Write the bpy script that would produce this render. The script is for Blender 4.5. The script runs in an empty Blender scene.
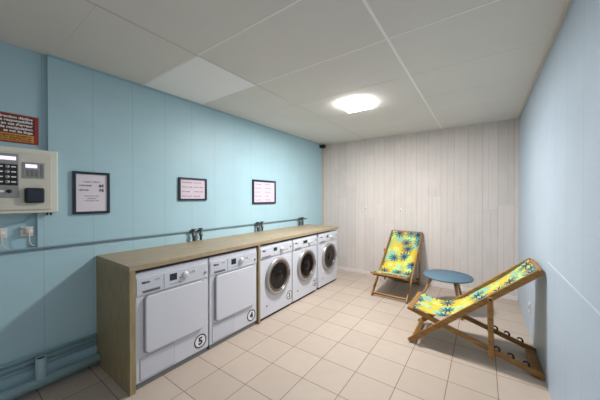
import bpy, bmesh, math, random
from mathutils import Vector, Matrix
random.seed(4)
S = bpy.context.scene
COL = S.collection
PI = math.pi
# ------------------------------------------------------------------ camera
cam = bpy.data.cameras.new('camera'); cam.lens = 15.58; cam.sensor_width = 36; cam.clip_start = .02
co = bpy.data.objects.new('camera', cam); COL.objects.link(co)
co.location = (2.6843, -.7965, 1.4041); co.rotation_euler = (PI/2 - .0066, .0004, .6157)
S.camera = co
# ------------------------------------------------------------------ world, exposure, main lights
S.view_settings.view_transform = 'Standard'; S.view_settings.look = 'None'
S.view_settings.gamma = 1; S.view_settings.use_curve_mapping = False
S.view_settings.exposure = 0.38
w = bpy.data.worlds.new('world'); S.world = w; w.use_nodes = True
w.node_tree.nodes['Background'].inputs[0].default_value = (.86, .94, 1, 1)
w.node_tree.nodes['Background'].inputs[1].default_value = .5
def area(name, loc, rot, sx, sy, power, color):
    l = bpy.data.lights.new(name, 'AREA'); l.shape = 'RECTANGLE'; l.size = sx; l.size_y = sy
    l.energy = power; l.color = color
    o = bpy.data.objects.new(name, l); COL.objects.link(o); o.location = loc; o.rotation_euler = rot
    return o
LX, LY, H = 1.487, 2.01, 2.49
area('ceiling_lamp_light', (LX, LY, H - .05), (0, 0, 0), .27, .27, 52, (1, .98, .955))
W, D, YF = 3.075, 3.81, -2.6
# added fill light, out of view overhead, brightens the near end of the room
area('added_fill_light', (2.45, -.45, H - .05), (0, 0, 0), .5, .5, 5.6, (.95, .98, 1))

# ------------------------------------------------------------------ materials
def newmat(name, color=(.8, .8, .8), rough=.5, metal=0, spec=.5, coat=0):
    m = bpy.data.materials.new(name); m.use_nodes = True
    b = m.node_tree.nodes['Principled BSDF']
    b.inputs['Base Color'].default_value = (*color, 1); b.inputs['Roughness'].default_value = rough
    b.inputs['Metallic'].default_value = metal; b.inputs['Specular IOR Level'].default_value = spec
    b.inputs['Coat Weight'].default_value = coat
    return m
def srgb(r, g, b):
    f = lambda c: (c/255/12.92) if c/255 <= .04045 else ((c/255+.055)/1.055)**2.4
    return (f(r), f(g), f(b))
class NT:
    def __init__(s, m): s.m = m; s.t = m.node_tree; s.b = s.t.nodes['Principled BSDF']
    def n(s, kind, **kw):
        o = s.t.nodes.new(kind)
        for k, v in kw.items(): setattr(o, k, v)
        return o
    def l(s, a, b): s.t.links.new(a, b)
    def math(s, op, a, b=None, clamp=False):
        o = s.n('ShaderNodeMath', operation=op); o.use_clamp = clamp
        for i, v in enumerate((a, b)):
            if v is None: continue
            if isinstance(v, (int, float)): o.inputs[i].default_value = v
            else: s.l(v, o.inputs[i])
        return o.outputs[0]
    def mix(s, f, a, b):
        o = s.n('ShaderNodeMix', data_type='RGBA')
        for i, v in ((0, f), (6, a), (7, b)):
            if isinstance(v, tuple): o.inputs[i].default_value = (*v, 1)
            elif isinstance(v, (int, float)): o.inputs[i].default_value = v
            else: s.l(v, o.inputs[i])
        return o.outputs[2]
    def pos(s):
        g = s.n('ShaderNodeNewGeometry'); return g.outputs['Position']
    def objc(s):
        g = s.n('ShaderNodeTexCoord'); return g.outputs['Object']
    def sep(s, v):
        o = s.n('ShaderNodeSeparateXYZ'); s.l(v, o.inputs[0]); return o.outputs
    def noise(s, v, scale, detail=3, sc=(1, 1, 1)):
        mp = s.n('ShaderNodeMapping'); mp.inputs['Scale'].default_value = sc; s.l(v, mp.inputs[0])
        o = s.n('ShaderNodeTexNoise'); o.inputs['Scale'].default_value = scale; o.inputs['Detail'].default_value = detail
        s.l(mp.outputs[0], o.inputs['Vector']); return o.outputs[0]
    def bump(s, h, strength=.3, dist=.005):
        o = s.n('ShaderNodeBump'); o.inputs['Strength'].default_value = strength; o.inputs['Distance'].default_value = dist
        s.l(h, o.inputs['Height']); s.l(o.outputs[0], s.b.inputs['Normal'])
    def ramp(s, f, a, b, lo, hi):
        o = s.n('ShaderNodeMapRange'); s.l(f, o.inputs[0])
        for i, v in enumerate((lo, hi, a, b)): o.inputs[i+1].default_value = v
        return o.outputs[0]
    def grid(s, c, origin, pitch, half):            # 1 on a joint line
        t = s.math('FRACT', s.math('DIVIDE', s.math('SUBTRACT', c, origin), pitch))
        t = s.math('MULTIPLY', s.math('MINIMUM', t, s.math('SUBTRACT', 1, t)), pitch)
        return s.math('LESS_THAN', t, half)
def m_floor():
    m = newmat('tile', rough=.42, spec=.4); q = NT(m); x, y, z = q.sep(q.pos())
    j = q.math('MAXIMUM', q.grid(x, .600, .3105, .0026), q.grid(y, .557, .307, .0026))
    br = q.n('ShaderNodeCombineXYZ')
    q.l(q.math('FLOOR', q.math('DIVIDE', q.math('SUBTRACT', x, .6), .3105)), br.inputs[0])
    q.l(q.math('FLOOR', q.math('DIVIDE', q.math('SUBTRACT', y, .557), .307)), br.inputs[1])
    wn = q.n('ShaderNodeTexWhiteNoise', noise_dimensions='3D'); q.l(br.outputs[0], wn.inputs[0])
    tone = q.mix(wn.outputs[0], srgb(184, 169, 156), srgb(192, 177, 164))
    no = q.noise(q.pos(), 9, 5)
    tone = q.mix(q.ramp(no, 0, .35, .4, .75), tone, srgb(178, 162, 148))
    c = q.mix(j, tone, srgb(132, 108, 90)); q.l(c, q.b.inputs['Base Color'])
    q.l(q.ramp(j, .4, .9, 0, 1), q.b.inputs['Roughness'])
    q.bump(q.math('SUBTRACT', 1, j), .5, .003)
    return m
def m_bluewall(name, axis_o, col, hz, dark=.82):
    m = newmat(name, rough=.45, spec=.35); q = NT(m); x, y, z = q.sep(q.pos())
    j = q.math('MAXIMUM', q.grid(y, axis_o, .302, .002), q.grid(z, hz, .305, .0012))
    jv = q.grid(y, axis_o, .302, .0022)
    no = q.noise(q.pos(), 3, 4)
    a = q.mix(q.ramp(no, 0, 1, .3, .7), col, tuple(c*.95 for c in col))
    f = q.math('MULTIPLY', jv, .35); f2 = q.math('MULTIPLY', j, .18)
    c = q.mix(q.math('MAXIMUM', f, f2), a, tuple(c*.45 for c in col)); q.l(c, q.b.inputs['Base Color'])
    h = q.math('ADD', q.math('MULTIPLY', j, -1), q.math('MULTIPLY', q.noise(q.pos(), 160, 2), .25))
    q.bump(h, .25, .003)
    return m
def m_planks():
    m = newmat('white_planks', rough=.6, spec=.25); q = NT(m); x, y, z = q.sep(q.pos())
    PW = .178
    col = q.math('FLOOR', q.math('DIVIDE', x, PW)); wn = q.n('ShaderNodeTexWhiteNoise', noise_dimensions='1D'); q.l(col, wn.inputs['W']); r1 = wn.outputs[0]
    zz = q.math('ADD', z, q.math('MULTIPLY', r1, 2.3)); row = q.math('FLOOR', q.math('DIVIDE', zz, 1.15))
    cb = q.n('ShaderNodeCombineXYZ'); q.l(col, cb.inputs[0]); q.l(row, cb.inputs[1])
    w2 = q.n('ShaderNodeTexWhiteNoise', noise_dimensions='3D'); q.l(cb.outputs[0], w2.inputs[0])
    fx = q.math('SUBTRACT', q.math('DIVIDE', x, PW), col)
    sub = q.math('LESS_THAN', q.math('ABSOLUTE', q.math('SUBTRACT', fx, q.math('ADD', .3, q.math('MULTIPLY', w2.outputs[0], .4)))), .012)
    jt = q.math('MAXIMUM', q.grid(x, 0, PW, .0022), q.math('MULTIPLY', q.grid(zz, 0, 1.15, .0018), .5))
    jt = q.math('MAXIMUM', jt, q.math('MULTIPLY', sub, .55))
    base = q.mix(w2.outputs[0], srgb(221, 213, 208), srgb(211, 204, 199))
    base = q.mix(q.math('MULTIPLY', jt, .8), base, srgb(172, 158, 152))
    g = q.noise(q.pos(), 4, 6, (12, 12, .7)); g2 = q.noise(q.pos(), 2.2, 3, (3, 3, 1.5))
    c = q.mix(q.ramp(g, 0, .4, .5, .8), base, srgb(198, 184, 182))
    c = q.mix(q.ramp(g2, 0, .4, .5, .75), c, srgb(232, 214, 214))
    q.l(c, q.b.inputs['Base Color'])
    q.bump(q.math('SUBTRACT', 1, jt), .25, .002)
    return m
def m_ceiling(name, c1, c2):
    m = newmat(name, rough=.9, spec=.1); q = NT(m)
    no = q.noise(q.pos(), 260, 2); n2 = q.noise(q.pos(), 1.2, 3)
    c = q.mix(q.ramp(n2, 0, 1, .3, .7), c1, c2)
    q.l(c, q.b.inputs['Base Color']); q.bump(no, .12, .002)
    return m
def m_wood(name, a, b, scale=1, axis='x', rough=.5):
    m = newmat(name, rough=rough, spec=.35); q = NT(m)
    sc = {'x': (1, 9, 9), 'y': (9, 1, 9), 'z': (9, 9, 1)}[axis]
    g = q.noise(q.objc(), 5*scale, 6, sc); g2 = q.noise(q.objc(), 18*scale, 4, sc)
    c = q.mix(q.ramp(g, 0, 1, .35, .68), a, b); c = q.mix(q.ramp(g2, 0, .35, .5, .7), c, tuple(v*.6 for v in b))
    q.l(c, q.b.inputs['Base Color']); q.bump(g2, .08, .002)
    return m
def m_canvas():
    m = newmat('leaf_canvas', rough=.8, spec=.1); q = NT(m)
    uv = q.n('ShaderNodeUVMap').outputs[0]
    def leaves(off, scale, n, R, inner, spin):
        mp = q.n('ShaderNodeMapping'); mp.inputs['Location'].default_value = (*off, 0); q.l(uv, mp.inputs[0])
        v = q.n('ShaderNodeTexVoronoi', voronoi_dimensions='2D'); v.inputs['Scale'].default_value = scale
        v.inputs['Randomness'].default_value = .62
        q.l(mp.outputs[0], v.inputs['Vector'])
        d = q.n('ShaderNodeVectorMath', operation='SUBTRACT'); q.l(mp.outputs[0], d.inputs[0]); q.l(v.outputs['Position'], d.inputs[1])
        dx, dy, _ = q.sep(d.outputs[0])
        r = q.math('SQRT', q.math('ADD', q.math('MULTIPLY', dx, dx), q.math('MULTIPLY', dy, dy)))
        rnd = q.sep(v.outputs['Color'])
        th = q.math('ADD', q.math('ARCTAN2', dy, dx), q.math('MULTIPLY', rnd[0], spin))
        s = q.math('ABSOLUTE', q.math('SINE', q.math('MULTIPLY', th, n/2)))
        edge = q.math('MULTIPLY', q.math('ADD', q.math('MULTIPLY', q.math('POWER', s, 1.6), 1-inner), inner), R)
        edge = q.math('MULTIPLY', edge, q.math('ADD', q.math('MULTIPLY', rnd[1], .3), .8))
        return q.math('LESS_THAN', r, edge), rnd, r
    base = q.mix(q.ramp(q.noise(uv, 5, 2), 0, 1, .5, .6), srgb(210, 184, 62), srgb(206, 192, 84))
    f0, r0, _ = leaves((1.3, .4), 9.5, 7, .055, .5, 6)
    c = q.mix(q.math('MULTIPLY', f0, q.math('GREATER_THAN', r0[2], .85)), base, srgb(230, 168, 60))
    f1, r1, _ = leaves((.27, .61), 7.2, 9, .082, .45, 6)
    c = q.mix(q.math('MULTIPLY', f1, q.math('GREATER_THAN', r1[2], .3)), c, srgb(128, 190, 174))
    f3, r3, _ = leaves((2.1, 1.7), 7.5, 6, .06, .3, 6)
    c = q.mix(q.math('MULTIPLY', f3, q.math('GREATER_THAN', r3[2], .6)), c, srgb(190, 220, 130))
    f2, r2, _ = leaves((.02, .05), 6.6, 10, .094, .2, 6)
    tone = q.mix(q.math('GREATER_THAN', r2[2], .42), srgb(34, 108, 128), srgb(32, 72, 104))
    c = q.mix(q.math('MULTIPLY', f2, q.math('GREATER_THAN', r2[1], .3)), c, tone)
    q.l(c, q.b.inputs['Base Color'])
    q.bump(q.noise(uv, 600, 1), .1, .001)
    return m
BLUE = srgb(177, 211, 223)
M = dict(
    floor=m_floor(), blue=m_bluewall('blue_paint', -.017, BLUE, .18), blue_sheen=m_bluewall('blue_paint_right_sheen', 1.163-.151, srgb(184, 201, 217), .317),  # right wall is the same paint, its colour greyed to hold the light's sheen
    planks=m_planks(), ceil=m_ceiling('ceiling_board', srgb(226, 224, 219), srgb(220, 218, 213)), ceilw=m_ceiling('new_ceiling_board', srgb(250, 250, 250), srgb(248, 248, 249)),
    tbar=newmat('tbar', srgb(246, 245, 242), .5), tbar2=newmat('tbar_dull', srgb(196, 192, 184), .5),
    oak=m_wood('oak_laminate', srgb(176, 158, 132), srgb(158, 141, 116), 1, 'y', .45),
    oakz=m_wood('oak_laminate_upright', srgb(168, 152, 118), srgb(148, 132, 100), 1, 'z', .45),
    teak=m_wood('teak', srgb(170, 128, 74), srgb(138, 98, 50), 1.4, 'x', .45),
    legw=m_wood('beech', srgb(196, 158, 108), srgb(176, 136, 88), 1.2, 'z', .5),
    enamel=newmat('white_enamel', srgb(210, 213, 224), .28, 0, .5, .2), enamel2=newmat('white_plastic', srgb(204, 207, 218), .4),
    grey=newmat('grey_plastic', srgb(120, 124, 124), .5), dark=newmat('dark_plastic', srgb(30, 32, 36), .35), black=newmat('black', srgb(22, 22, 26), .45),
    lcd=newmat('lcd', srgb(44, 52, 58), .15), lcdg=newmat('lcd_green', srgb(84, 92, 66), .2),
    silver=newmat('silver', srgb(172, 170, 168), .32, .6), chrome=newmat('chrome', srgb(205, 205, 205), .12, 1), bronze=newmat('brown_ring', srgb(110, 98, 88), .35, .5),
    glass=newmat('door_glass', srgb(20, 20, 22), .12, 0, .3, .0), drum=newmat('drum', srgb(120, 120, 124), .3, .9),
    ink=newmat('ink', srgb(32, 34, 44), .6), paper=newmat('paper', srgb(226, 220, 230), .6), pink=newmat('pink_paper', srgb(222, 206, 220), .6),
    frame=newmat('black_frame', srgb(28, 34, 50), .35), blueb=newmat('blue_trim', srgb(150, 196, 212), .45), pipe=newmat('painted_pipe', srgb(160, 190, 200), .4), wpipe=newmat('grey_pipe', srgb(118, 138, 148), .4), dado=newmat('dado_strip', srgb(202, 216, 228), .45),
    table=newmat('table_blue', srgb(90, 120, 138), .6), rust=newmat('dark_iron', srgb(44, 36, 32), .5, .3), valve=newmat('valve_metal', srgb(110, 112, 116), .35, .8),
    cream=newmat('cream_metal', srgb(226, 226, 214), .4), creamd=newmat('cream_door', srgb(214, 212, 200), .4), slate=newmat('slate_plate', srgb(150, 152, 152), .4),
    red=newmat('sign_red', srgb(160, 42, 38), .4), brown=newmat('sign_brown', srgb(96, 34, 30), .45), orange=newmat('sign_orange', srgb(214, 150, 50), .45),
    white=newmat('white', srgb(244, 244, 244), .5), skirt=newmat('skirting_white', srgb(226, 218, 216), .45), mdf=newmat('corner_bead', srgb(206, 190, 170), .5),
    dial=newmat('dial', srgb(214, 215, 220), .3, .2), badge=newmat('badge_white', srgb(236, 236, 240), .4), canvas=m_canvas(), socket=newmat('socket_white', srgb(226, 222, 218), .4),
)
def emit(name, color, s):
    m = newmat(name, color, .4); b = m.node_tree.nodes['Principled BSDF']
    b.inputs['Emission Color'].default_value = (*color, 1); b.inputs['Emission Strength'].default_value = s; return m
M['glow'] = emit('lamp_diffuser', (1, .99, .97), 20); M['screen'] = emit('lit_screen', srgb(236, 220, 246), .75)

# ------------------------------------------------------------------ helpers
def box(bm, a, b, bev=0, seg=2, mi=0):
    t = bmesh.new(); bmesh.ops.create_cube(t, size=1)
    a, b = Vector(a), Vector(b); c = (a+b)/2; s = b-a
    for v in t.verts: v.co = Vector((v.co.x*s.x, v.co.y*s.y, v.co.z*s.z)) + c
    if bev: bmesh.ops.bevel(t, geom=list(t.edges), offset=bev, segments=seg, affect='EDGES', profile=.5)
    join(bm, t, mi)
def join(bm, t, mi=0, mat=None):
    mp = {}
    for v in t.verts: mp[v] = bm.verts.new(mat @ v.co if mat else v.co)
    for f in t.faces:
        try: nf = bm.faces.new([mp[v] for v in f.verts]); nf.material_index = mi; nf.smooth = f.smooth
        except ValueError: pass
    t.free()
def bar(bm, p, q, wd, th, side=(0, 1, 0), bev=.004, ext=0):      # board from p to q, wd across, th along `side`
    p, q = Vector(p), Vector(q); d = (q-p); L = d.length; d.normalize()
    sd = Vector(side); sd = (sd - d*sd.dot(d)).normalized(); u = sd.cross(d)
    t = bmesh.new(); bmesh.ops.create_cube(t, size=1)
    for v in t.verts: v.co = Vector((v.co.x*(L+2*ext), v.co.y*th, v.co.z*wd))
    if bev: bmesh.ops.bevel(t, geom=list(t.edges), offset=bev, segments=2, affect='EDGES', profile=.5)
    mt = Matrix(((d.x, sd.x, u.x), (d.y, sd.y, u.y), (d.z, sd.z, u.z))).to_4x4(); mt.translation = (p+q)/2
    join(bm, t, 0, mt)
def tube(bm, pts, r, n=14, caps=True, r2=None):
    pts = [Vector(p) for p in pts]; rings = []; N = len(pts); prev = None
    for i, p in enumerate(pts):
        d = (pts[min(i+1, N-1)] - pts[max(i-1, 0)]).normalized()
        a = prev if prev else (Vector((0, 0, 1)) if abs(d.z) < .9 else Vector((1, 0, 0)))
        u = (a - d*a.dot(d)).normalized(); v = d.cross(u); prev = u
        rr = r if r2 is None else r + (r2-r)*i/(N-1)
        rings.append([bm.verts.new(p + (u*math.cos(2*PI*k/n) + v*math.sin(2*PI*k/n))*rr) for k in range(n)])
    for a, b in zip(rings, rings[1:]):
        for k in range(n): bm.faces.new((a[k], a[(k+1) % n], b[(k+1) % n], b[k])).smooth = True
    if caps: bm.faces.new(rings[0][::-1]); bm.faces.new(rings[-1])
def lathe(bm, prof, c, axis='x', n=48, close=True):               # prof: (radius, along axis)
    c = Vector(c); rings = []
    for r, h in prof:
        ring = []
        for k in range(n):
            a = 2*PI*k/n; o = {'x': (h, r*math.cos(a), r*math.sin(a)), 'z': (r*math.cos(a), r*math.sin(a), h), 'y': (r*math.cos(a), h, r*math.sin(a))}[axis]
            ring.append(bm.verts.new(c + Vector(o)))
        rings.append(ring)
    for a, b in zip(rings, rings[1:]):
        for k in range(n): bm.faces.new((a[k], a[(k+1) % n], b[(k+1) % n], b[k])).smooth = True
    if close:
        bm.faces.new(rings[0][::-1]); bm.faces.new(rings[-1])
def rrect(bm, x0, x1, y0, y1, z0, z1, r, bev=.004, seg=6):        # rounded plate in the yz plane, x0..x1 thick
    def outline(dx):
        o = []
        for cy, cz, a0 in ((y1-r, z1-r, 0), (y0+r, z1-r, PI/2), (y0+r, z0+r, PI), (y1-r, z0+r, 1.5*PI)):
            for k in range(seg+1):
                a = a0 + PI/2*k/seg; o.append((cy + (r-dx)*math.cos(a), cz + (r-dx)*math.sin(a)))
        return o
    rings = []
    for x, d in ((x0, 0), (x1-bev, 0), (x1-bev*.3, bev*.3), (x1, bev)):
        rings.append([bm.verts.new((x, a, b)) for a, b in outline(d)])
    n = len(rings[0])
    for a, b in zip(rings, rings[1:]):
        for k in range(n): bm.faces.new((a[k], a[(k+1) % n], b[(k+1) % n], b[k]))
    bm.faces.new(rings[0][::-1]); bm.faces.new(rings[-1])
def obj(name, bm, mats, parent=None, loc=None, **props):
    me = bpy.data.meshes.new(name)
    if isinstance(bm, bmesh.types.BMesh):
        bmesh.ops.recalc_face_normals(bm, faces=bm.faces); bm.to_mesh(me); bm.free()
    else: me = bm
    for m in (mats if isinstance(mats, (list, tuple)) else [mats]): me.materials.append(m)
    o = bpy.data.objects.new(name, me); COL.objects.link(o)
    if parent: o.parent = parent
    if loc: o.location = loc
    for k, v in props.items(): o[k] = v
    return o
def thing(name, label, cat, loc=(0, 0, 0), rz=0, group=None):
    o = bpy.data.objects.new(name, None); COL.objects.link(o); o.location = loc; o.rotation_euler = (0, 0, rz)
    o.empty_display_size = .1; o['label'] = label; o['category'] = cat
    if group: o['group'] = group
    return o
def struct(name, bm, m): return obj(name, bm, m, kind='structure')
def text(name, body, size, mat, parent, x, y, z, align='LEFT', extr=.0004, bold=0, sx=1):   # lettering on a plane facing +x
    c = bpy.data.curves.new(name, 'FONT'); c.body = body; c.size = size; c.align_x = align; c.align_y = 'CENTER'; c.extrude = extr; c.offset = bold
    c.resolution_u = 3
    t = bpy.data.objects.new(name, c); COL.objects.link(t)
    me = bpy.data.meshes.new_from_object(t.evaluated_get(bpy.context.evaluated_depsgraph_get()))
    bpy.data.objects.remove(t); bpy.data.curves.remove(c)
    for v in me.vertices: a = v.co.copy(); v.co = (x + a.z, y + a.x*sx, z + a.y)
    me.materials.clear()
    return obj(name, me, mat, parent)
def B(): return bmesh.new()
def copy_tree(o, parent=None):
    c = o.copy(); COL.objects.link(c); c.parent = parent
    for ch in [k for k in o.children]: copy_tree(ch, c)
    return c

# ------------------------------------------------------------------ room shell
b = B(); box(b, (-.15, YF, -.1), (W+.15, D+.1, 0)); struct('floor', b, M['floor'])
b = B(); box(b, (-.15, YF, H), (W+.15, D+.1, H+.1)); struct('ceiling', b, M['ceil'])
b = B()
RY, PY = -.292, -.352
box(b, (-.15, YF, 0), (0, D, 1.045))
box(b, (-.15, RY, 1.045), (0, D, H))
box(b, (-.15, YF, 1.045), (-.035, RY, H))
box(b, (-.035, PY, 1.045), (0, RY, 1.31))
struct('wall_left', b, M['blue'])
b = B(); box(b, (W, YF, 0), (W+.15, D, H)); struct('wall_right', b, M['blue_sheen'])
b = B(); box(b, (-.15, D, 0), (W+.15, D+.1, H)); struct('wall_back', b, M['planks'])
b = B(); box(b, (-.15, YF-.1, 0), (1.0, YF, H)); box(b, (1.9, YF-.1, 0), (W+.15, YF, H)); box(b, (1.0, YF-.1, 2.05), (1.9, YF, H)); struct('wall_front', b, M['planks'])
b = B(); box(b, (.02, D-.012, 0), (W-.002, D, .062), .003); struct('baseboard_back', b, M['skirt'])
b = B(); box(b, (0, D-.035, .062), (.022, D, H-.002), .003); struct('trim_1', b, M['mdf'])
# ceiling grid
n = 2
for y in (-1.505, -.88, -.255, .37, 1.0, 1.655, 2.27, 2.89, 3.5):
    b = B()
    if y < 1.7: box(b, (0.001, y-.005, H-.0012), (W-.001, y+.005, H))
    else: box(b, (0.001, y-.003, H-.001), (W-.001, y+.003, H))
    struct('trim_%d' % n, b, M['tbar'] if y in (.37, 1.0) else M['ceil']); n += 1
for x, hw, m in ((.905, .005, 'tbar2'), (2.145, .009, 'tbar')):
    b = B(); box(b, (x-hw, YF, H-.0018), (x+hw, D-.001, H)); struct('trim_%d' % n, b, M[m]); n += 1
b = B(); box(b, (.03, .379, H-.0015), (.898, .991, H)); struct('trim_%d' % n, b, M['ceilw']); n += 1
b = B(); box(b, (0, RY+.001, H-.016), (.012, D-.04, H), .002); struct('trim_%d' % n, b, M['blueb']); n += 1
b = B(); box(b, (W-.022, YF, H-.018), (W, D-.002, H), .002); struct('trim_%d' % n, b, M['tbar2']); n += 1
# dado joint of the right wall panels
b = B(); box(b, (W-.0035, YF, .925), (W, 1.85, .933), .001); struct('trim_%d' % n, b, M['dado']); n += 1

# ------------------------------------------------------------------ ceiling lamp
t = thing('ceiling_lamp', 'square white lit panel lamp mounted on the ceiling', 'lamp', (LX, LY, H))
b = B(); box(b, (-.14, -.14, -.010), (.14, .14, 0), .003); obj('lamp_body', b, M['white'], t)
b = B(); box(b, (-.155, -.155, -.040), (.155, .155, -.0105), .008); obj('diffuser', b, M['glow'], t)
t = thing('ceiling_lamp', 'added square white housing for the fill light, overhead and out of view', 'lamp', (2.45, -.45, H))  # unseen lamp, added only to carry the fill light
b = B(); box(b, (-.31, -.31, -.03), (.31, .31, 0), .006); obj('lamp_body', b, M['white'], t)
# ------------------------------------------------------------------ counter
CW = .6465
t = thing('laundry_counter', 'long oak laminate counter running over the five white machines', 'counter', (0, 0, 0))
b = B(); box(b, (.001, 0, .882), (CW, 3.235, .92), .002); obj('worktop', b, M['oak'], t)
b = B(); box(b, (.001, 0.0005, 0), (CW, .04, .8815), .002); obj('side_panel', b, M['oakz'], t)
b = B(); box(b, (.001, 1.289, 0), (CW, 1.315, .8815), .002); obj('divider_panel', b, M['oakz'], t)

# ------------------------------------------------------------------ machines
MW, XF = .606, .628
def badge(t, digit, y, z, r=.06):
    b = B(); lathe(b, [(r, 0), (r, .0012)], (XF+.0005, y, z), n=40); bd = obj('number_badge', b, M['badge'], t, label='round white sticker with black ring and number %s' % digit)
    b = B(); lathe(b, [(r, .0), (r, .0022), (r*.84, .0022), (r*.84, 0)], (XF+.0008, y, z), n=40, close=False); obj('ring', b, M['ink'], bd)
    text('digit', digit, r*1.45, M['ink'], bd, XF+.0025, y, z-.003, 'CENTER', .0004, .0035)
def dryer(y0, digit, label):
    t = thing('tumble_dryer', label, 'dryer', (0, y0, 0), 0, 'front-loading tumble dryers under the counter')
    b = B(); box(b, (.03, 0, .045), (XF, MW, .858), .006); obj('body', b, M['enamel'], t)
    b = B(); box(b, (.05, .006, 0), (XF-.012, MW-.006, .0445), .002); obj('plinth', b, M['grey'], t)
    b = B(); box(b, (XF+.0005, .004, .688), (XF+.007, MW-.004, .818), .003); cp = obj('control_panel', b, M['enamel2'], t)
    X = XF+.0075
    b = B(); box(b, (X, .248, .742), (X+.001, .308, .796), .0004); obj('display', b, M['lcd'], cp)
    b = B(); box(b, (X, .202, .692), (X+.0015, .2045, .812)); box(b, (X, .33, .745), (X+.001, .345, .75)); box(b, (X, .25, .712), (X+.001, .34, .717)); obj('seam', b, M['slate'], cp)
    b = B(); lathe(b, [(.030, 0), (.029, .012), (.022, .02), (.0, .021)], (X, .378, .762), n=28, close=False); obj('program_dial', b, M['dial'], cp)
    for k in range(3):
        b = B(); box(b, (X, .425+k*.02, .765), (X+.003, .437+k*.02, .787), .001); obj('button', b, M['dial'], cp)
    b = B(); lathe(b, [(.011, 0), (.010, .008), (0, .009)], (X, .572, .738), n=16, close=False); obj('start_button', b, M['slate'], cp)
    b = B(); box(b, (X, .046, .713), (X+.006, .172, .722), .002); box(b, (X, .05, .702), (X+.0015, .172, .713)); obj('drawer_handle', b, M['grey'], cp)
    text('lettering', 'Miele', .026, M['ink'], cp, X+.0008, .04, .779, bold=.0003)
    text('lettering', 'T 5206', .014, M['slate'], cp, X+.0008, .13, .785)
    b = B(); rrect(b, XF+.0005, XF+.026, .058, .548, .252, .676, .03, .006); dr = obj('door', b, M['enamel'], t)
    b = B(); rrect(b, XF+.0002, XF+.014, .052, .556, .246, .682, .034, .002); obj('door_gasket', b, M['slate'], dr)
    b = B(); rrect(b, XF+.0005, XF+.004, .028, .288, .062, .226, .008, .002); obj('condenser_flap', b, M['enamel2'], t)
    b = B(); rrect(b, XF+.0002, XF+.0016, .0255, .2905, .0595, .2285, .009, .0005); obj('flap_gap', b, M['slate'], t)
    badge(t, digit, .525, .135)
    return t
def washer(y0, digit, label, look=0):
    t = thing('washing_machine', label, 'washing machine', (0, y0, 0), 0, 'front-loading washing machines under the counter')
    b = B(); box(b, (.03, 0, .03), (XF, MW, .858), .006); obj('body', b, M['enamel'], t)
    b = B(); box(b, (.05, .006, 0), (XF-.02, MW-.006, .0295), .002); obj('plinth', b, M['rust'], t)
    b = B(); box(b, (XF+.0005, .004, .716), (XF+.007, MW-.004, .832), .003); cp = obj('control_panel', b, M['enamel2'], t)
    X = XF+.0075
    b = B(); box(b, (X, .006, .722), (X+.004, .2, .826), .002); obj('detergent_drawer', b, M['enamel'], cp)
    b = B(); box(b, (X+.0045, .03, .728), (X+.009, .175, .738), .002); obj('drawer_handle', b, M['grey'], cp)
    b = B(); box(b, (X, .235, .772), (X+.001, .295 if look != 1 else .34, .812), .0004); obj('display', b, M['lcdg'] if look == 2 else M['lcd'], cp)
    b = B(); lathe(b, [(.029, 0), (.028, .012), (.022, .02), (.0, .021)], (X, .385, .775), n=28, close=False); obj('program_dial', b, M['dial'], cp)
    for k in range(4):
        b = B(); box(b, (X, .44+k*.022, .75), (X+.003, .452+k*.022, .77), .001); obj('button', b, M['dial'], cp)
    b = B(); lathe(b, [(.011, 0), (.010, .008), (0, .009)], (X, .565, .785), n=16, close=False); obj('start_button', b, M['slate'], cp)
    text('lettering', 'Miele', .024, M['ink'], cp, X+.0048, .04, .80, bold=.0012)
    cy, cz = .318, .46
    b = B(); lathe(b, [(.222, 0), (.224, .010), (.218, .026), (.204, .034), (.19, .032), (.182, .022), (.18, .0)], (XF+.0008, cy, cz), n=64, close=False)
    dr = obj('door', b, M['silver'], t)
    b = B(); lathe(b, [(.181, .001), (.18, .027), (.172, .03), (.160, .020), (.158, .001)], (XF+.0008, cy, cz), n=64, close=False); obj('door_ring', b, M['bronze'], dr)
    b = B(); lathe(b, [(.159, .016), (.15, .008), (.12, .004), (.09, .008), (.065, .018), (.03, .024), (0.001, .025)], (XF+.0008, cy, cz), n=48, close=True); obj('door_glass', b, M['glass'], dr)
    b = B(); box(b, (XF+.030, cy+.183, cz-.04), (XF+.040, cy+.203, cz+.04), .003); obj('door_handle', b, M['grey'], dr)
    b = B(); lathe(b, [(.012, 0), (.012, .002), (.004, .003)], (XF+.0006, .115 if look else .12, .15), n=20, close=True); obj('drain_cap', b, M['grey'], t)
    if digit: badge(t, digit, .548, .152, .055)
    return t
dryer(.047, '5', 'white tumble dryer marked 5, nearest the counter end panel')
dryer(.668, '4', 'white tumble dryer marked 4, left of the oak divider panel')
washer(1.32, '3', 'white washing machine marked 3, with round door beside the divider panel', 0)
washer(1.942, '2', 'white washing machine marked 2, between washer 3 and the unnumbered one', 1)
washer(2.60, None, 'white unnumbered washing machine at the far end of the counter', 2)

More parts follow.
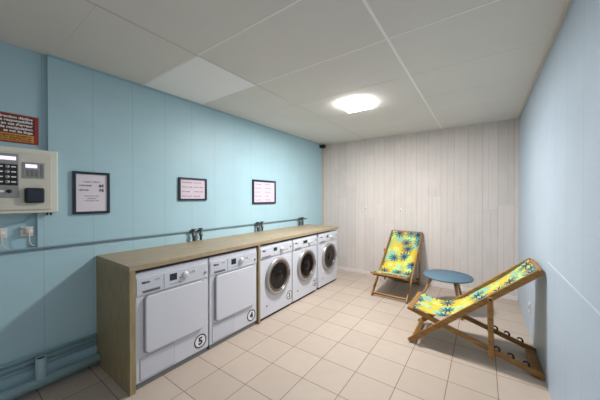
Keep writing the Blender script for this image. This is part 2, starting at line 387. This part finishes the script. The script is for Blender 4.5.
# ------------------------------------------------------------------ pipes, valves, wall things
b = B(); tube(b, [(.012, YF+.01, 1.035), (.012, PY-.1, 1.035), (.012, .95, 1.035), (.012, 3.2, 1.035)], .0085)
wp = obj('water_pipe', b, M['wpipe']); wp['label'] = 'thin blue-grey water pipe running along the wall above the counter'; wp['category'] = 'pipe'
for y, lb in ((.925, 'leftmost'), (1.93, 'middle'), (2.97, 'farthest')):
    t = thing('water_valve', 'grey metal water valve pair on the wall pipe, %s of three' % lb, 'valve', (.0165, y, 1.035), 0, 'valve pairs on the wall pipe')
    b = B(); lathe(b, [(.0145, -.075), (.0145, .075)], (0, 0, 0), 'y', 16); obj('manifold', b, M['valve'], t)
    for dy in (-.045, .045):
        b = B(); lathe(b, [(.014, -.105), (.014, -.06), (.02, -.058), (.02, -.03), (.013, -.028), (.013, .018)], (0.03, dy, 0), 'z', 16)
        tube(b, [(0.0, dy, 0), (.034, dy, 0)], .011); v = obj('tap', b, M['valve'], t)
        b = B(); box(b, (.012, dy-.022, .0185), (.05, dy+.022, .03), .004); obj('tap_handle', b, M['dark'], v)
def pipe_run(name, pts, r, label, group=None):
    b = B(); tube(b, pts, r, 20); o = obj(name, b, M['pipe']); o['label'] = label; o['category'] = 'pipe'
    if group: o['group'] = group
    return o
pr = pipe_run('drain_pipe', [(.078, YF+.01, .083), (.078, -.004, .083)], .034, 'thick pale blue drain pipe lying low along the left wall')
b = B(); lathe(b, [(.031, 0.02), (.031, .175), (.027, .175), (.027, .02)], (.078, -.352, .083), 'z', 20, False); obj('open_stub', b, M['pipe'], pr, label='upright open-ended stub')
b = B(); lathe(b, [(.027, .165), (.0, .165)], (.078, -.352, .083), 'z', 20, False); obj('stub_bore', b, M['dark'], pr)
for z, lb in ((.185, 'lowest of three stacked thin blue pipes above the drain pipe'), (.222, 'middle of three stacked thin blue pipes above the drain pipe'), (.258, 'topmost of three stacked thin blue pipes above the drain pipe')):
    pipe_run('heating_pipe', [(.02, YF+.01, z), (.02, -.004, z)], .010, lb, 'thin pipes along the left wall')

# payment box
t = thing('payment_terminal', 'cream metal payment box with keypad and black card reader on the wall', 'payment box', (0, 0, 0))
b = B(); box(b, (-.034, -.78, 1.30), (.075, -.252, 1.755), .008); obj('housing', b, M['cream'], t)
X = .0755
b = B(); box(b, (X, -.75, 1.325), (X+.012, -.292, 1.72), .003); dd = obj('front_door', b, M['creamd'], t)
X += .0125
b = B(); box(b, (X, -.73, 1.41), (X+.006, -.457, 1.705), .002); kp = obj('keypad_plate', b, M['slate'], t)
X2 = X+.0065
b = B(); box(b, (X2, -.72, 1.662), (X2+.002, -.47, 1.686), .0005); obj('screen', b, M['screen'], kp)
b = B(); box(b, (X2, -.72, 1.492), (X2+.002, -.463, 1.634), .0005); kb = obj('keypad', b, M['black'], kp)
for r in range(4):
    for c in range(4):
        b = B(); lathe(b, [(.012, 0), (.011, .004), (.0, .005)], (X2+.0022, -.69+c*.06, 1.617-r*.034), n=16, close=False); obj('key', b, M['silver'], kb)
        b = B(); box(b, (X2+.0022, -.672+c*.06, 1.613-r*.034), (X2+.0032, -.65+c*.06, 1.621-r*.034)); obj('key_label', b, M['white'], kb)
b = B(); lathe(b, [(.012, 0), (.012, .008), (.004, .009)], (X2+.0002, -.502, 1.452), n=16); obj('lock', b, M['black'], kp)
b = B(); box(b, (X2, -.56, 1.444), (X2+.0015, -.524, 1.46)); obj('lock_label', b, M['white'], kp)
b = B(); box(b, (X, -.438, 1.545), (X+.006, -.33, 1.655), .002); md = obj('coin_module', b, M['slate'], t)
b = B(); box(b, (X+.0065, -.426, 1.618), (X+.0085, -.368, 1.642), .0005); obj('screen', b, M['screen'], md)
b = B()
for k in range(3): box(b, (X+.0065, -.42+k*.022, 1.556), (X+.0085, -.406+k*.022, 1.604), .0005)
box(b, (X+.0065, -.35, 1.556), (X+.0085, -.338, 1.644), .0005); obj('slot', b, M['grey'], md)
b = B(); box(b, (X, -.433, 1.372), (X+.032, -.333, 1.478), .012, 3); cr = obj('card_reader', b, M['dark'], t)
b = B(); box(b, (X+.0325, -.42, 1.388), (X+.0335, -.346, 1.462), .0003); obj('reader_face', b, newmat('reader_face', srgb(40, 46, 60), .2), cr)
b = B(); lathe(b, [(.006, 0), (.006, .02)], (.03, -.285, 1.279), 'z', 12); lathe(b, [(.006, 0), (.006, .02)], (.03, -.305, 1.279), 'z', 12); obj('cable_gland', b, M['dark'], t)

# sign
t = thing('notice_sign', 'red notice sign with white French text and an orange lower band', 'sign', (-.0345, 0, 0))
b = B(); box(b, (0, -.80, 1.80), (.006, -.338, 2.003), .001); obj('board', b, M['red'], t)
b = B(); box(b, (.0062, -.785, 1.864), (.007, -.358, 1.992)); obj('dark_panel', b, M['brown'], t)
b = B(); box(b, (.0062, -.785, 1.81), (.007, -.364, 1.863)); obj('orange_band', b, M['orange'], t)
for k, s in enumerate(('La Direction décline', 'toute responsabilité', "en cas d'erreur", 'de manipulation', 'et vol de linge')):
    text('lettering', s, .024, M['white'], t, .0078, -.37, 1.978-k*.0245, 'RIGHT', .0003, .0008, 1.05)
for k, s in enumerate(('The management accepts no', 'liability for mistakes in use', 'or for the theft of laundry')):
    text('lettering', s, .015, M['brown'], t, .0078, -.376, 1.851-k*.0155, 'RIGHT', .0003, .0004, 1.2)

# sockets with cables
for y, lb in ((-.535, 'white wall socket with plug and cable, left one under the payment box'), (-.403, 'white wall socket with plug and cable, right one under the payment box')):
    t = thing('wall_socket', lb, 'socket', (-.0345, y, 1.165), 0, 'sockets under the payment box')
    b = B(); box(b, (0, -.035, -.035), (.02, .035, .035), .004); obj('socket_box', b, M['socket'], t)
    b = B(); lathe(b, [(.022, 0), (.021, .022), (.014, .03), (.0, .031)], (.0205, .005, 0), n=20, close=False); obj('plug', b, M['socket'], t)
    b = B(); box(b, (.0205, -.034, .012), (.024, -.01, .03), .001); obj('switch', b, M['slate'], t)
    b = B(); tube(b, [(.045, .005, 0), (.055, .005, -.02), (.05, .006, -.07), (.04, .02, -.1), (.02, .045, -.112)], .0035, 8); obj('cable', b, M['socket'], t)
b = B(); tube(b, [(-.025, -.75, 1.24), (-.025, -.6, 1.20), (-.025, -.5, 1.215), (-.025, -.42, 1.235), (-.022, -.38, 1.27), (-.02, -.36, 1.295)], .004, 8)
o = obj('loose_cable', b, M['pipe']); o['label'] = 'blue painted cable sagging on the wall under the payment box'; o['category'] = 'cable'

# picture frames
def framed(y0, y1, z0, z1, label, mat, lines):
    t = thing('picture_frame', label, 'frame', (0.0006, 0, 0), 0, 'black-framed notices on the blue wall')
    f = .02 if y1-y0 < .4 else .026
    b = B()
    for a, c in (((y0, z0), (y0+f, z1)), ((y1-f, z0), (y1, z1)), ((y0+f, z0), (y1-f, z0+f)), ((y0+f, z1-f), (y1-f, z1))):
        box(b, (0, a[0], a[1]), (.02, c[0], c[1]), .0015)
    obj('frame', b, M['frame'], t)
    b = B(); box(b, (.001, y0+f-.0005, z0+f-.0005), (.010, y1-f+.0005, z1-f+.0005)); obj('notice', b, mat, t)
    for s, sz, y, z, al, bo in lines: text('lettering', s, sz, M['ink'], t, .0106, y, z, al, .0003, bo)
framed(-.154, .097, 1.276, 1.623, 'upright black frame holding a price notice, beside the payment box', M['paper'],
       [('TARIFS - PRICES', .016, -.03, 1.54, 'CENTER', 0), ('• LAVE-LINGE', .015, -.12, 1.51, 'LEFT', .0004), ('8€', .03, .02, 1.508, 'LEFT', .0014),
        ('• SÉCHOIR', .015, -.12, 1.472, 'LEFT', .0004), ('7€', .03, .02, 1.47, 'LEFT', .0014),
        ('Paiement par carte', .013, -.03, 1.425, 'CENTER', 0), ('uniquement', .013, -.03, 1.405, 'CENTER', 0), ('Card payment only', .013, -.03, 1.385, 'CENTER', 0)])
def block(y0, y1, z0, z1, n, cols=1):
    r = []
    ws = ['Avant utilisation', 'vider les poches', 'trier le linge', 'fermer la porte', 'choisir le cycle', 'puis payer']
    for c in range(cols):
        for k in range(n): r.append((ws[(k+c*2) % 6], .019, y0+(y1-y0)*c/cols, z1-(z1-z0)*k/max(1, n-1), 'LEFT', 0))
    return r
framed(.727, 1.071, 1.38, 1.632, 'small landscape black frame with a faint notice, middle of the three frames', M['pink'], block(.765, 1.05, 1.43, 1.58, 4, 2))
framed(1.818, 2.316, 1.322, 1.672, 'larger landscape black frame, farthest from the payment box', M['pink'], block(1.87, 2.29, 1.38, 1.61, 5, 2))

# detector in the back left corner
t = thing('motion_detector', 'small black detector in the far left corner under the ceiling', 'detector', (.04, 3.70, 2.44))
b = B(); box(b, (-.0395, -.03, -.03), (-.015, .03, .03), .004); tube(b, [(-.02, 0, 0), (.01, 0, 0)], .01); obj('bracket', b, M['dark'], t)
b = B(); box(b, (.008, -.04, -.035), (.065, .04, .03), .012); obj('sensor_head', b, M['black'], t)
# hooks on the back wall
for x, z, lb in ((.915, 1.225, 'small white hook on the plank wall, left of two'), (1.534, 1.207, 'small white hook on the plank wall, right of two')):
    t = thing('wall_hook', lb, 'hook', (x, D-.0005, z), 0, 'hooks on the plank wall')
    b = B(); box(b, (-.011, -.008, -.02), (.011, 0, .02), .003); obj('hook_plate', b, M['white'], t)
    b = B(); tube(b, [(0, -.008, -.008), (0, -.02, -.016), (0, -.03, -.012), (0, -.034, 0)], .0045, 8); obj('hook_arm', b, M['valve'], t)
# small socket low on the right wall behind the deck chair
t = thing('wall_socket', 'small pale socket plate low on the right wall behind the deck chair', 'socket', (W-.0005, 2.72, .285))
b = B(); box(b, (-.008, -.035, -.05), (0, .035, .05), .002); obj('plate', b, M['socket'], t)
b = B(); lathe(b, [(.02, -.0095), (.02, -.0085)], (0, 0, 0), 'x', 20); obj('socket_face', b, M['grey'], t)

# ------------------------------------------------------------------ deck chairs (local +x runs from the front foot to the back)
WD, LB = .55, .975
def deck_chair(label, loc, rz):
    t = thing('deck_chair', label, 'deck chair', loc, rz, 'teak deck chairs with leaf-print canvas')
    A0, A1 = Vector((.012, 0, .028)), Vector((.93, 0, .826))
    B0, B1 = Vector((.004, 0, .325)), Vector((LB-.012, 0, .028))
    S0, S1 = Vector((.635, 0, .566)), Vector((.64, 0, .088))
    th, wd = .022, .05
    ya, ys, yb = .036, .011, .061
    sgn = lambda s, y: y if s < 0 else WD-y
    for s in (-1, 1):
        for nm, P0, P1, yy, ww in (('back_rail', A0, A1, ya, wd), ('seat_rail', B0, B1, yb, .044), ('prop_strut', S0, S1, ys, .038)):
            b = B(); y = Vector((0, sgn(s, yy), 0)); bar(b, P0+y, P1+y, ww, th, (0, 1, 0), .006, ww*.45)
            r = obj(nm, b, M['teak'], t)
            if nm == 'seat_rail':
                d = (B1-B0).normalized(); up = Vector((-d.z, 0, d.x)) if d.x > 0 else Vector((d.z, 0, -d.x))
                for q in (.672, .762, .858):
                    p = B0 + d*((q-B0.x)/d.x) + y + up*.021
                    b = B(); pts = []
                    for k in range(9):
                        a = -PI*.12 + k*PI*.95/8 ; pts.append(p + Vector((-.02*math.cos(a)*-1, 0, .022*math.sin(a)+.006)))
                    pts.insert(0, pts[0]-Vector((-.002, 0, .014)))
                    tube(b, pts, .0085, 8, True, .0065); obj('notch_hook', b, M['rust'], r, label='black metal hook')
            if nm == 'prop_strut':
                b = B(); yo = y + Vector((0, s*.0115, 0)); lathe(b, [(.010, 0), (.009, s*.005), (0, s*.006)], S0+yo, 'y', 14, False); obj('pivot_bolt', b, M['rust'], r)
    yy0, yy1 = ya+th/2+.0005, WD-ya-th/2-.0005
    b = B(); bar(b, (A1.x+.008, yy0, A1.z+.006), (A1.x+.008, yy1, A1.z+.006), .052, .022, (-.66, 0, .75), .005); obj('top_crossbar', b, M['teak'], t)
    b = B(); bar(b, (A0.x+.02, yy0, A0.z+.012), (A0.x+.02, yy1, A0.z+.012), .046, .02, (.75, 0, .66), .004); obj('foot_crossbar', b, M['teak'], t)
    b = B(); bar(b, (B0.x, .020, B0.z+.008), (B0.x, WD-.020, B0.z+.008), .05, .028, (.3, 0, 1), .007); obj('front_crossbar', b, M['teak'], t)
    b = B(); bar(b, (B1.x-.03, yb+th/2+.0005, B1.z-.002), (B1.x-.03, WD-yb-th/2-.0005, B1.z-.002), .07, .02, (.3, 0, 1), .004); obj('rear_crossbar', b, M['teak'], t)
    b = B(); tube(b, [(S1.x, ys+th/2, S1.z+.033), (S1.x, WD-ys-th/2, S1.z+.033)], .011, 12); obj('prop_crossbar', b, M['teak'], t)
    # canvas: wraps the front bar, sags, rises to the top bar and wraps it
    prof = [(.0290, .322), (.033, .346), (.06, .344), (.10, .332), (.17, .316), (.25, .314), (.33, .333), (.40, .370), (.48, .430), (.57, .506),
            (.68, .596), (.79, .700), (.87, .784), (.903, .821), (.925, .843)]
    y0, y1 = ya+th/2+.006, WD-ya-th/2-.006
    # smooth the profile
    def cr(p0, p1, p2, p3, t_):
        return [.5*((2*p1[i])+(-p0[i]+p2[i])*t_+(2*p0[i]-5*p1[i]+4*p2[i]-p3[i])*t_*t_+(-p0[i]+3*p1[i]-3*p2[i]+p3[i])*t_**3) for i in (0, 1)]
    pp = []
    for i in range(len(prof)-1):
        a = prof[max(i-1, 0)]; d = prof[min(i+2, len(prof)-1)]
        for k in range(4): pp.append(cr(a, prof[i], prof[i+1], d, k/4))
    pp.append(prof[-1]); NY = 10
    b = B(); uvl = b.loops.layers.uv.new('UVMap'); s = 0; rows = []
    for i, (x, z) in enumerate(pp):
        if i: s += math.hypot(x-pp[i-1][0], z-pp[i-1][1])
        f = min(1, max(0, (x-.05)/.2))*min(1, max(0, (.85-x)/.2))
        rows.append([(b.verts.new((x, y0+(y1-y0)*j/NY, z - .012*f*math.sin(PI*j/NY))), (y1-y0)*j/NY, s) for j in range(NY+1)])
    for r0, r1 in zip(rows, rows[1:]):
        for j in range(NY):
            q = (r0[j], r0[j+1], r1[j+1], r1[j]); fc = b.faces.new([v[0] for v in q]); fc.smooth = True
            for lp, v in zip(fc.loops, q): lp[uvl].uv = (v[1], v[2])
    c = obj('canvas_sling', b, M['canvas'], t, label='yellow canvas with teal and navy leaf print')
    md = c.modifiers.new('thick', 'SOLIDIFY'); md.thickness = .002; md.offset = 0
    return t
deck_chair('reclined deck chair by the right wall, side view, leaf-print canvas', (2.098, 1.85, 0), 0)
deck_chair('deck chair facing forward against the plank wall, left of the blue table', (1.886, 2.835, 0), PI/2 - math.radians(1.5))

# ------------------------------------------------------------------ side table
t = thing('side_table', 'small round blue side table with three splayed wooden legs', 'table', (2.31, 3.0, 0))
b = B(); lathe(b, [(.0, .398), (.268, .398), (.279, .404), (.281, .412), (.277, .42), (.0, .42)], (0, 0, 0), 'z', 64, False); bmesh.ops.remove_doubles(b, verts=b.verts, dist=1e-5)
obj('tabletop', b, M['table'], t)
for a in (-58, 178, 62):
    a = math.radians(a); b = B(); tube(b, [(.17*math.cos(a), .17*math.sin(a), .3975), (.33*math.cos(a), .33*math.sin(a), .004)], .019, 16, True, .012); obj('leg', b, M['legw'], t)
